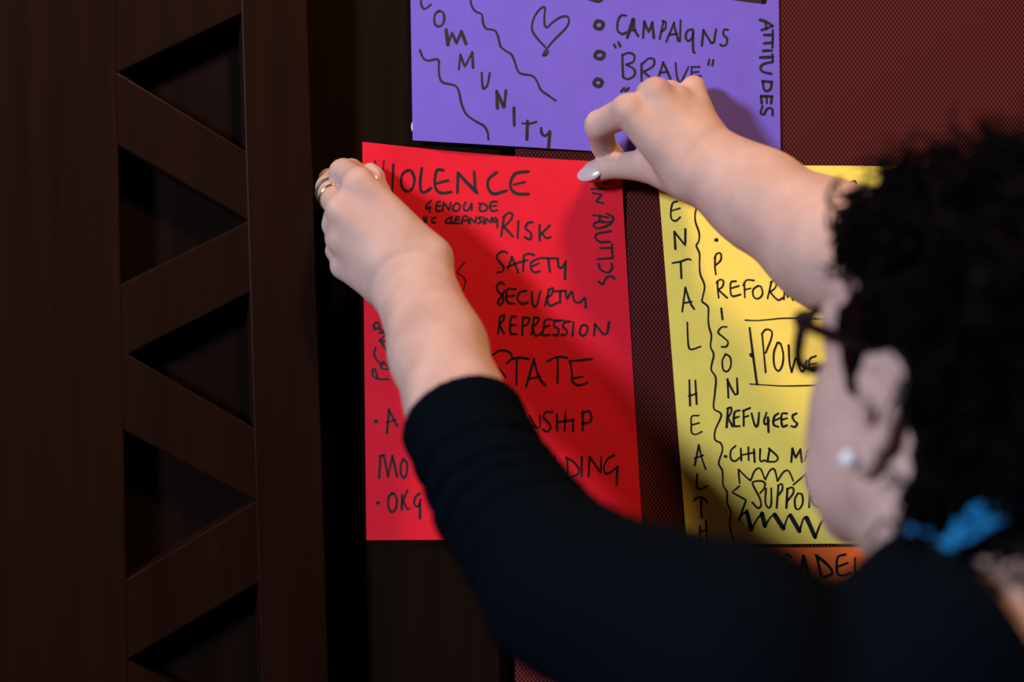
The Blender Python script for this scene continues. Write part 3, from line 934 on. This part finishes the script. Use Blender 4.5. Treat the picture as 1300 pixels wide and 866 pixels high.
# head frame: forward, left, up (millimetres from the midpoint between the ears)
HC = W(0.2545, -0.340, -0.038)
_p = math.radians(15.0)
_h = np.array((-0.415, 0.910, 0.0)); _h /= np.linalg.norm(_h)
HF = _h * math.cos(_p) + np.array((0, 0, 1)) * math.sin(_p)
HL = np.array((-_h[1], _h[0], 0.0))
HU = np.cross(HF, HL)
HA = np.array((HF, HL, HU))


def Hd(f, l, u):
    return HC + (f * HF + l * HL + u * HU) / 1000.0


def hell(c, r, k=0.008, op='u', tilt=None):
    A = HA
    if tilt is not None: A = tilt
    return ell(Hd(*c), np.array(r) / 1000.0, A, k, op)


def hcone(a, b, ra, rb, k=0.006, op='u'):
    return cone(Hd(*a), Hd(*b), ra / 1000.0, rb / 1000.0, k, op)


body = []
# torso inside the clothes
SL, SR = W(0.107, -0.430, -0.157), W(0.402, -0.405, -0.165)
NB = W(0.262, -0.388, -0.140)
body += [ell(W(0.262, -0.405, -0.30), (0.150, 0.100, 0.20), k=0.05),
         ell(W(0.265, -0.41, -0.50), (0.125, 0.092, 0.18), k=0.05),
         ell(W(0.268, -0.42, -0.58), (0.140, 0.100, 0.13), k=0.03),
         cone(W(0.235, -0.428, -0.150), W(0.150, -0.43, -0.198), 0.048, 0.044, 0.02), cone(W(0.150, -0.43, -0.198), SL, 0.044, 0.046, 0.015),
         cone(W(0.290, -0.41, -0.150), SR, 0.050, 0.046, 0.03)]
# neck and head
body += [hcone((-20, 0, -30), (-14, 0, -60), 57, 55, 0.02),
         cone(Hd(-14, 0, -60), NB, 0.054, 0.058, 0.03),
         hell((-14, 0, 45), (92, 74, 80), 0.02),
         hell((34, 0, 34), (58, 64, 62), 0.02),
         hell((40, 0, -30), (50, 60, 62), 0.02)]
for s in (1, -1):
    body += [hcone((8, s * 52, -40), (62, s * 22, -84), 17, 17, 0.02),
             hcone((50, s * 42, -12), (44, s * 42, -52), 24, 23, 0.02),
             hcone((86, s * 14, 34), (76, s * 46, 36), 9, 8, 0.012)]
body += [hcone((76, 0, -84), (80, 0, -90), 19, 17, 0.02)]
for s in (1, -1):
    body += [hell((100, s * 33, 17), (15, 16, 12), 0.010, 's'), hell((77, s * 33, 17), (13, 14, 12), 0.002)]
body += [hcone((92, 0, 22), (108, 0, -14), 7, 9.5, 0.010), hcone((106, 0, -14), (112, 0, -16), 9, 8, 0.006)]
for s in (1, -1):
    body += [hell((102, s * 10, -19), (8, 7, 7), 0.005)]
body += [hell((70, 0, -46), (22, 28, 28), 0.012), hcone((88, -16, -43), (88, 16, -43), 5, 5, 0.005), hcone((92, -6, -42), (92, 6, -42), 4.5, 4.5, 0.004),
         hcone((87, -14, -53), (87, 14, -53), 5.5, 5.5, 0.004), hcone((90, -5, -53), (90, 5, -53), 5, 5, 0.004)]
# ears
for s in (1, -1):
    tl = np.array(((0.985 * HF + s * 0.17 * HL), (-s * 0.17 * HF + 0.985 * HL), HU))
    tl = np.array((tl[0] / np.linalg.norm(tl[0]), tl[1] / np.linalg.norm(tl[1]), HU))
    body += [ell(Hd(-6, s * 73, 3), (0.0125, 0.0065, 0.027), tl, 0.004)]
    rim = [(3, 73, 4), (5, 75, 17), (0, 76, 28), (-9, 76, 31), (-17, 75, 23), (-19, 75, 6), (-15, 74, -10), (-7, 74, -22)]
    body += chain([Hd(f, s * l, u) for f, l, u in rim], [0.0030, 0.0036, 0.0040, 0.0042, 0.0042, 0.0038, 0.0036, 0.0040], 0.003)
    body += [hell((-4, s * 73, -26), (8, 5.5, 9), 0.005), hell((8, s * 70, -3), (5, 5, 7), 0.004),
             hell((-5, s * 81, 0), (9, 8, 13), 0.003, 's'), hell((-1, s * 80, -2), (6.5, 12, 8), 0.003, 's'), hell((-8, s * 81.5, 16), (6.5, 5, 8), 0.003, 's')]

# --- left arm
EL = P(636, 640, -0.258)
AM = P(724, 750, -0.350)
WL = P(522, 355, -0.085)
wdl = P(567, 323, -0.085) - P(478, 388, -0.085); wdl /= np.linalg.norm(wdl)
body += [cone(SL, AM, 0.052, 0.037, 0.02), cone(AM, EL, 0.034, 0.0260, 0.012),
         cone(EL, P(590, 545, -0.205), 0.0265, 0.0350, 0.006),
         cone(P(590, 545, -0.205), P(556, 445, -0.145), 0.0365, 0.0305, 0.008)]
for s in (-1, 1):
    body += [cone(P(556, 445, -0.145) + wdl * 0.006 * s, WL + wdl * 0.0105 * s, 0.0265, 0.0195, 0.015)]
# metacarpals
ML = dict(i=P(455, 234, -0.084), m=P(434, 268, -0.087), r=P(433, 303, -0.081), p=P(438, 337, -0.069))
body += [cone(P(542, 328, -0.086), ML['i'], 0.0180, 0.0124, 0.012), cone(P(524, 345, -0.091), ML['m'], 0.0175, 0.0118, 0.012),
         cone(P(510, 357, -0.089), ML['r'], 0.0170, 0.0112, 0.012), cone(P(497, 368, -0.082), ML['p'], 0.0160, 0.0105, 0.012),
         cone(P(515, 335, -0.068), P(456, 280, -0.062), 0.020, 0.020, 0.012)]
left_fingers = dict(
    index=([ML['i'], P(436, 219, -0.052), P(446, 216, -0.030), P(459, 222, -0.0215)], [0.0112, 0.0100, 0.0084, 0.0072]),
    middle=([ML['m'], P(417, 240, -0.040), P(419, 229, -0.024), P(428, 232, -0.0165)], [0.0112, 0.0094, 0.0084, 0.0070]),
    ring=([ML['r'], P(425, 286, -0.046), P(423, 268, -0.022), P(430, 262, -0.012)], [0.0108, 0.0092, 0.0080, 0.0070]),
    pinky=([ML['p'], P(428, 318, -0.038), P(427, 303, -0.018), P(432, 297, -0.010)], [0.0098, 0.0082, 0.0070, 0.0062]),
    thumb=([P(534, 332, -0.072), P(500, 286, -0.052), P(481, 248, -0.036), P(475, 224, -0.0265), P(471, 216, -0.0245)], [0.0160, 0.0125, 0.0096, 0.0078, 0.0058]))
for pts, rad in left_fingers.values():
    body += chain(pts, rad, 0.0035)

# --- right arm
ER = P(1196, 406, -0.176)
WR = P(892, 206, -0.080)
wdr = P(908, 156, -0.08) - P(873, 252, -0.08); wdr /= np.linalg.norm(wdr)
body += [cone(SR, ER, 0.050, 0.042, 0.02),
         cone(ER, P(1052, 310, -0.132), 0.042, 0.0405, 0.02),
         cone(P(1052, 310, -0.132), P(962, 252, -0.102), 0.0405, 0.0335, 0.02)]
for s in (-1, 1):
    body += [cone(P(962, 252, -0.102) + wdr * 0.006 * s, WR + wdr * 0.0095 * s, 0.0280, 0.0195, 0.015)]
MR = dict(i=P(798, 140, -0.084), m=P(832, 118, -0.083), r=P(858, 128, -0.072), p=P(879, 116, -0.058))
body += [cone(P(874, 222, -0.082), MR['i'], 0.0175, 0.0120, 0.012), cone(P(882, 206, -0.085), MR['m'], 0.0170, 0.0112, 0.012),
         cone(P(890, 193, -0.081), MR['r'], 0.0165, 0.0106, 0.012), cone(P(896, 180, -0.073), MR['p'], 0.0155, 0.0098, 0.012),
         cone(P(868, 205, -0.064), P(828, 160, -0.058), 0.019, 0.019, 0.012)]
right_fingers = dict(
    index=([MR['i'], P(761, 159, -0.054), P(767, 186, -0.030), P(785, 204, -0.0195)], [0.0116, 0.0108, 0.0096, 0.0078]),
    middle=([MR['m'], P(823, 120, -0.045), P(818, 142, -0.023), P(820, 158, -0.0155)], [0.0108, 0.0092, 0.0082, 0.0070]),
    ring=([MR['r'], P(852, 118, -0.038), P(846, 138, -0.020), P(846, 152, -0.0150)], [0.0102, 0.0088, 0.0078, 0.0068]),
    pinky=([MR['p'], P(880, 111, -0.032), P(871, 128, -0.0175), P(869, 140, -0.0145)], [0.0096, 0.0086, 0.0068, 0.0060]),
    thumb=([P(862, 222, -0.070), P(822, 210, -0.052), P(784, 211, -0.035), P(754, 218, -0.0245), P(746, 221, -0.0230)], [0.0160, 0.0125, 0.0094, 0.0078, 0.0062]))
for pts, rad in right_fingers.values():
    body += chain(pts, rad, 0.0035)


def dent(p, c, n, rad, w, amp):
    n = np.asarray(n) / np.linalg.norm(n)
    q = p - c
    return -amp * np.exp(-((q @ n) / w) ** 2) * np.exp(-(np.linalg.norm(q, axis=-1) / rad) ** 4)


_tr, _ir, _tl = right_fingers['thumb'][0], right_fingers['index'][0], left_fingers['thumb'][0]
WCR = [(P(512, 366, -0.088), WL - P(556, 445, -0.145), 0.040, 0.0030, 0.0016),
       (_tr[2], _tr[3] - _tr[1], 0.014, 0.0016, 0.0007), (_tr[2] + 0.18 * (_tr[3] - _tr[2]), _tr[3] - _tr[1], 0.014, 0.0016, 0.0007),
       (_ir[1], _ir[2] - _ir[0], 0.014, 0.0018, 0.0008), (_ir[2], _ir[3] - _ir[1], 0.012, 0.0016, 0.0008),
       (P(904, 192, -0.082), WR - P(962, 252, -0.102), 0.036, 0.0040, 0.0008)]


def skin_post(p):
    out = 0.0005 * vnoise(p, 150.0, 31)
    for c, n, rad, w, amp in WCR:
        out = out + dent(p, c, n, rad, w, amp)
    return out


V, Q = field_mesh(body, (-0.24, -0.60, 0.66), (0.52, 0.0, 1.66), 0.0018, skin_post, 0.002)
bo = from_arrays('body', V, Q, [M_skin, M_lip, M_eye, M_iris], person)
# lips and eyes get their own material
cen = V[Q].mean(1)
loc = (cen - HC) @ HA.T * 1000.0
mi = np.zeros(len(Q), np.int32)
mi[((np.abs(loc[:, 1]) < 20 - np.abs(loc[:, 2] + 48) * 0.4) & (np.abs(loc[:, 2] + 48) < 9) & (loc[:, 0] > 87))] = 1
for s in (1, -1):
    q = (loc - (77, s * 33, 17)) / (13.3, 14.3, 12.3)
    e = (np.linalg.norm(q, axis=1) < 1.03) & (np.abs(loc[:, 2] - 17) < 5.5 - np.abs(loc[:, 1] - s * 33) * 0.28) & (loc[:, 0] > 82)
    mi[e] = 2
    mi[e & (np.hypot(loc[:, 1] - s * 33, loc[:, 2] - 17) < 4.8)] = 3
bo.data.polygons.foreach_set('material_index', mi)


def nail(name, c, along, normal, ln, wd, parent, label=None):
    along = np.asarray(along, float); along /= np.linalg.norm(along)
    normal = np.asarray(normal, float); normal -= along * normal.dot(along); normal /= np.linalg.norm(normal)
    side = np.cross(along, normal)
    A = np.array((along, side, normal))
    V, Q = field_mesh([ell(c, (ln, wd, 0.0020), A), ell(np.asarray(c) - normal * 0.0052, (ln * 1.2, wd * 1.05, 0.0044), A, 0.0008, 's')],
                      np.asarray(c) - 0.016, np.asarray(c) + 0.016, 0.0006)
    o = from_arrays(name, V, Q, M_nail, parent)
    if label: o['label'] = label
    return o


rt = right_fingers['thumb'][0]
nail('fingernail', P(748.5, 220, -0.0308), rt[4] - rt[2], (-0.12, -1.0, 0.22), 0.0108, 0.0062, bo, 'long pale pink thumbnail of the right hand')
lt = left_fingers['thumb'][0]
nail('fingernail', P(474, 222.5, -0.0356), lt[4] - lt[2], (0.22, -1.0, 0.15), 0.0086, 0.0058, bo, 'pale thumbnail of the left hand')

# --- clothes
top = []
cuffL = P(586, 535, -0.200)
axL = P(556, 445, -0.145) - EL; axL /= np.linalg.norm(axL)
top += [ell(W(0.262, -0.405, -0.30), (0.158, 0.112, 0.20), k=0.05),
        ell(W(0.265, -0.41, -0.50), (0.140, 0.108, 0.18), k=0.05),
        ell(W(0.268, -0.42, -0.64), (0.168, 0.124, 0.15), k=0.05),
        cone(W(0.212, -0.430, -0.143), W(0.145, -0.435, -0.197), 0.055, 0.050, 0.015), cone(W(0.145, -0.435, -0.197), SL, 0.050, 0.052, 0.015),
        cone(W(0.295, -0.415, -0.160), SR, 0.052, 0.054, 0.03),
        cone(SL, AM, 0.060, 0.0455, 0.015), cone(AM, EL, 0.0455, 0.0365, 0.012),
        cone(EL, P(580, 520, -0.19), 0.0365, 0.0415, 0.012)]
axR = P(1052, 310, -0.132) - ER; axR /= np.linalg.norm(axR)
top += [cone(SR, ER, 0.060, 0.050, 0.02), cone(ER, ER + axR * 0.03, 0.050, 0.046, 0.02)]
top += [plane_cut(cuffL, axL, 0.09), plane_cut(ER + axR * 0.012, axR, 0.09)]
top += [cone(W(0.264, -0.420, -0.108), W(0.266, -0.425, -0.02), 0.070, 0.074, 0.004, 's')]
top += [plane_cut(W(0.268, -0.42, -0.745), (0, 0, -1), 0.30)]
SM = (SL + EL) / 2
_ua = EL - AM; _ul = np.linalg.norm(_ua); _ua = _ua / _ul
_fa = P(580, 520, -0.19) - EL; _fl = np.linalg.norm(_fa); _fa = _fa / _fl
_q = np.cross(_ua, (0, 0, 1)); _q /= np.linalg.norm(_q)


def folds(p):
    """bunched jersey folds round the left elbow and soft drapes elsewhere"""
    t1 = (p - AM) @ _ua
    t2 = (p - EL) @ _fa
    s = np.where(t2 > 0, _ul + t2, t1)
    r = np.linalg.norm(p - EL, axis=-1)
    side = (p - EL) @ _q
    z = p[:, 2] - EL[2]
    near = np.clip((0.085 - t2) / 0.03, 0, 1) * np.exp(-((s - _ul * 0.80) / 0.075) ** 2) * np.exp(-(np.maximum(r - 0.14, 0) / 0.05) ** 2)
    ph = (s + 0.35 * z - 0.25 * side) * 2 * PI / 0.030 + 1.6 * np.sin(side * 38) + 1.5 * vnoise(p, 30.0, 8)
    f = near * (0.0090 + 0.0035 * vnoise(p, 40.0, 21)) * (0.42 - 1.0 * np.exp(-(np.sin(ph * 0.5) / 0.36) ** 2))
    f2 = 0.0022 * vnoise(p, 62.0, 3) * (p[:, 2] < Z0 - 0.06)
    return f + f2 * 0.6


Vc, Qc = field_mesh(top, (-0.16, -0.62, 0.68), (0.56, -0.08, 1.56), 0.0026, folds, 0.006)
tp = from_arrays('top', Vc, Qc, M_top, person)
tp['label'] = 'black top with pushed-up sleeves and a wide neckline'

legs = [ell((0.268, -0.42, 0.79), (0.155, 0.115, 0.16), k=0.04)]
for s in (-1, 1):
    legs += [cone((0.268 + s * 0.075, -0.42, 0.76), (0.268 + s * 0.085, -0.415, 0.46), 0.085, 0.062, 0.03),
             cone((0.268 + s * 0.085, -0.415, 0.46), (0.268 + s * 0.09, -0.435, 0.085), 0.062, 0.052, 0.02)]
Vl, Ql = field_mesh(legs, (0.05, -0.60, 0.0), (0.50, -0.25, 0.98), 0.006, lambda p: 0.003 * vnoise(p, 45.0, 5), 0.004)
from_arrays('trousers', Vl, Ql, M_trousers, person)
for s in (-1, 1):
    x = 0.268 + s * 0.09
    sh = [cone((x, -0.455, 0.036), (x - 0.01, -0.30, 0.030), 0.036, 0.030, 0.02), cone((x, -0.44, 0.05), (x, -0.435, 0.10), 0.036, 0.036, 0.02),
          cone((x - 0.005, -0.36, 0.035), (x - 0.012, -0.25, 0.026), 0.038, 0.026, 0.02), Prim(lambda p: -p[:, 2] * -1.0 if False else (p[:, 2] - 0.001), 's', 0.002)]
    Vs, Qs = field_mesh(sh, (x - 0.08, -0.54, -0.03), (x + 0.08, -0.19, 0.16), 0.004)
    from_arrays('shoe', Vs, Qs, M_shoe, person)

# --- hair: a scalp mass, then separate corkscrew curls all over it
hair = [hell((-18, 0, 52), (97, 83, 88), 0.02),
        hell((-66, 0, -44), (62, 79, 70), 0.02),
        hell((36, 0, 90), (46, 56, 31), 0.02),
        hell((104, 0, 10), (66, 110, 72), 0.012, 's'),
        hell((6, 92, -22), (34, 26, 50), 0.010, 's'), hell((6, -92, -22), (34, 26, 50), 0.010, 's'),
        hell((-6, 92, 4), (36, 30, 42), 0.005, 's'), hell((-6, -92, 4), (36, 30, 42), 0.005, 's')]
for s in (1, -1):
    hair += [hell((23, s * 67.5, 28), (19, 6.5, 23), 0.010)]
Vh, Qh = field_mesh(hair, HC - 0.2, HC + 0.2, 0.004, lambda p: 0.006 * vnoise(p, 130.0, 9) + 0.004 * vnoise(p, 300.0, 12), 0.012)
rs = np.random.RandomState(4)
# outward normals from the field
def hfield(p):
    d = np.full(len(p), 0.5)
    for pr in hair: d = combine(d, pr.fn(p), pr)
    return d
e = 0.002
N = np.stack([hfield(Vh + np.eye(3)[i] * e) - hfield(Vh - np.eye(3)[i] * e) for i in range(3)], 1)
N /= np.linalg.norm(N, axis=1)[:, None] + 1e-9
lv = (Vh - HC) @ HA.T * 1000
okv = np.where((~((lv[:, 2] < 0) & (lv[:, 0] > -38))) & (lv[:, 2] > -108) & (~((np.abs(lv[:, 1]) > 38) & (lv[:, 2] < -18) & (lv[:, 0] > -44))) & (~((lv[:, 0] > 12) & (lv[:, 2] < 66))) & (~((np.abs(lv[:, 1]) > 52) & (lv[:, 2] < 44) & (lv[:, 0] > -52) & (lv[:, 2] > -45))))[0]
roots = rs.choice(okv, 1700, replace=False)
HV, HQ, nv = [Vh], [Qh], len(Vh)


def curl(root, d, length, rad, turns, th, seed):
    r2 = np.random.RandomState(seed)
    n = 26
    t = np.linspace(0, 1, n)
    d = d / np.linalg.norm(d)
    bend = r2.normal(size=3) * 0.5 + np.array((0, 0, -0.35))
    ax = root[None, :] + length * (t[:, None] * d + 0.45 * (t ** 2)[:, None] * bend)
    u = np.cross(d, r2.normal(size=3)); u /= np.linalg.norm(u)
    v = np.cross(d, u)
    ph = r2.uniform(0, 6.28) + t * turns * 2 * PI
    rr = rad * (0.35 + 0.65 * np.minimum(1, t * 2.5))
    path = ax + rr[:, None] * (np.cos(ph)[:, None] * u + np.sin(ph)[:, None] * v)
    return tube_arrays(path, th * (1 - 0.6 * t ** 3), 5)


jobs = []
for i, k in enumerate(roots):
    dirn = N[k] + rs.normal(size=3) * 0.45
    lm = lv[k]
    ln = rs.uniform(0.020, 0.040)
    side_ = max(0.0, min(1.0, (abs(lm[1]) - 45) / 25.0)) * max(0.0, min(1.0, (95 - lm[2]) / 40.0)) * max(0.0, min(1.0, (lm[0] + 60) / 30.0))
    ln *= 1.0 - 0.72 * side_
    if lm[0] > 20: ln *= 0.75
    jobs.append((Vh[k] - N[k] * 0.006, dirn, ln, rs.uniform(0.0038, 0.0078), rs.uniform(1.3, 2.8), rs.uniform(0.0011, 0.0021), i))
# loose curls falling over the forehead and the left temple
for i in range(40):
    f = rs.uniform(52, 86); l = rs.uniform(-50, 64); u = rs.uniform(88, 108)
    r0 = Hd(f * 0.92, l * 0.9, u * 0.92)
    jobs.append((r0, HF * 0.7 + HL * rs.normal() * 0.5 + HU * rs.uniform(-0.5, 0.5), rs.uniform(0.016, 0.028), rs.uniform(0.005, 0.008), rs.uniform(1.2, 2.0), rs.uniform(0.0014, 0.0022), 5000 + i))
for i in range(14):
    r0 = Hd(rs.uniform(28, 58), rs.uniform(50, 60), rs.uniform(76, 98))
    jobs.append((r0, HL * 0.7 + HF * rs.uniform(0.0, 0.8) + HU * rs.uniform(-0.5, 0.4), rs.uniform(0.018, 0.030), rs.uniform(0.006, 0.009), rs.uniform(1.2, 1.9), rs.uniform(0.0013, 0.0020), 7000 + i))
for j in jobs:
    v, q = curl(*j)
    HV.append(v); HQ.append(q + nv); nv += len(v)
ho = from_arrays('hair', np.vstack(HV), np.vstack(HQ), M_hair, person)
ho['label'] = 'short curly black hair, close-cropped round the ear'

# ------------------------------------------------------------------ what the person wears
gl = empty('eyeglasses', tuple(Hd(88, 0, 20)), 'thick black-framed eyeglasses worn by the person', 'eyeglasses')


def rounded(cx, cu, w, h, n=3.2, m=40):
    a = np.linspace(0, 2 * PI, m, endpoint=False)
    c, s = np.cos(a), np.sin(a)
    return [(cx + w * np.sign(x) * abs(x) ** (2 / n), cu + h * np.sign(y) * abs(y) ** (2 / n)) for x, y in zip(c, s)]


bowf = lambda l: 91 - 0.0028 * l * l
for s in (1, -1):
    lp = rounded(s * 37, 18, 28.5, 18.5)
    ro = tube('rim', [Hd(bowf(l), l, u) for l, u in lp], 0.0032, M_glasses, gl, 8, True, 1.25, HF)
    bm = bmesh.new()
    inner = rounded(s * 37, 18, 26.8, 16.8)
    fa = [bm.verts.new(tuple(Hd(bowf(l) + 0.8, l, u))) for l, u in inner]
    ba = [bm.verts.new(tuple(Hd(bowf(l) - 0.8, l, u))) for l, u in inner]
    bm.faces.new(fa); bm.faces.new(ba[::-1])
    for i in range(len(fa)):
        bm.faces.new((fa[i], ba[i], ba[(i + 1) % len(fa)], fa[(i + 1) % len(fa)]))
    from_bm('lens', bm, M_lens, gl)
    tp_path = [(bowf(66) - 1, 65.5, 30), (bowf(66) - 5, 70.5, 31), (70, 73.0, 31.5), (40, 74.5, 32), (12, 75.5, 33), (-8, 75, 30), (-22, 72.5, 16), (-28, 70.5, 4)]
    tpts = catmull([Hd(f, s * l, u) for f, l, u in tp_path], 6)
    nrad = np.interp(np.linspace(0, 1, len(tpts)), [0, 0.1, 0.6, 1], [0.0029, 0.0026, 0.0023, 0.0020])
    tube('temple_arm', tpts, nrad, M_glasses, gl, 8, False, 1.6, HU)
    cpts = [Hd(bowf(62) + 1, s * 61.5, 31), Hd(bowf(66), s * 66.5, 30.5)]
    tube('hinge', cpts, 0.0060, M_glasses, gl, 8)
tube('bridge', catmull([Hd(91, 9, 22), Hd(98, 4, 26), Hd(98, -4, 26), Hd(91, -9, 22)], 5), 0.0026, M_glasses, gl, 8)

er = empty('earring', tuple(Hd(2, 79, -30)), 'round white pearl stud earring in the left earlobe', 'earring')
ec = P(1077, 582, -0.372)
lobe = Hd(-2, 77, -29)
Ve, Qe = field_mesh([ell(ec, (0.0042, 0.0042, 0.0042))], ec - 0.008, ec + 0.008, 0.0006)
from_arrays('pearl', Ve, Qe, M_pearl, er)
tube('post', [ec, lobe], 0.0006, M_gold, er, 6)


def finger_ring(name, a, b, t, r, w, m, label, cat):
    a = np.asarray(a); b = np.asarray(b)
    c = a + (b - a) * t
    ax = (b - a) / np.linalg.norm(b - a)
    u = np.cross(ax, (0, 0, 1)); u /= np.linalg.norm(u)
    v = np.cross(ax, u)
    an = np.linspace(0, 2 * PI, 32, endpoint=False)
    o = tube(name, [c + r * (math.cos(x) * u + math.sin(x) * v) for x in an], w, m, None, 8, True, 1.0, ax)
    tag(o, label, cat, 'rings on the left hand')


mp_ = left_fingers['middle'][0]
finger_ring('finger_ring', mp_[0], mp_[1], 0.55, 0.0108, 0.0012, M_gold, 'thin gold ring on a finger of the left hand, nearest the knuckles', 'ring')
finger_ring('finger_ring', mp_[0], mp_[1], 0.86, 0.0102, 0.0014, M_dark_band, 'dull grey-green ring further along the same left finger, above the gold one', 'ring')

# lanyard round the neck
ly = empty('lanyard', tuple(P(1190, 692, -0.455)), 'bright blue lanyard ribbon round the back of the neck', 'lanyard')
LP = [W(0.205, -0.300, -0.330), W(0.185, -0.315, -0.240), W(0.180, -0.345, -0.165), W(0.186, -0.385, -0.112), W(0.187, -0.424, -0.097), W(0.195, -0.439, -0.098), W(0.209, -0.444, -0.092), W(0.228, -0.448, -0.080), W(0.260, -0.452, -0.068),
      W(0.300, -0.445, -0.082), W(0.324, -0.418, -0.096), W(0.336, -0.385, -0.115), W(0.335, -0.335, -0.170), W(0.310, -0.310, -0.240), W(0.275, -0.298, -0.330), W(0.240, -0.294, -0.345)]
lp = catmull(LP + [LP[0]], 8)
lt_ = np.gradient(lp, axis=0); lt_ /= np.linalg.norm(lt_, axis=1)[:, None]
outw = lp - W(0.260, -0.400, -0.20)
outw -= lt_ * (outw * lt_).sum(1)[:, None]
outw /= np.linalg.norm(outw, axis=1)[:, None]
wid = np.cross(lt_, outw)
Vv, Ff = [], []
for i in range(len(lp)):
    for a, b in ((-0.010, 0.0006), (0.010, 0.0006), (0.010, -0.0006), (-0.010, -0.0006)):
        Vv.append(lp[i] + wid[i] * a + outw[i] * b)
n = len(lp)
for i in range(n - 1):
    for k in range(4):
        Ff.append([i * 4 + k, i * 4 + (k + 1) % 4, i * 4 + 4 + (k + 1) % 4, i * 4 + 4 + k])
from_arrays('ribbon', Vv, Ff, M_lanyard, ly, smooth=False)
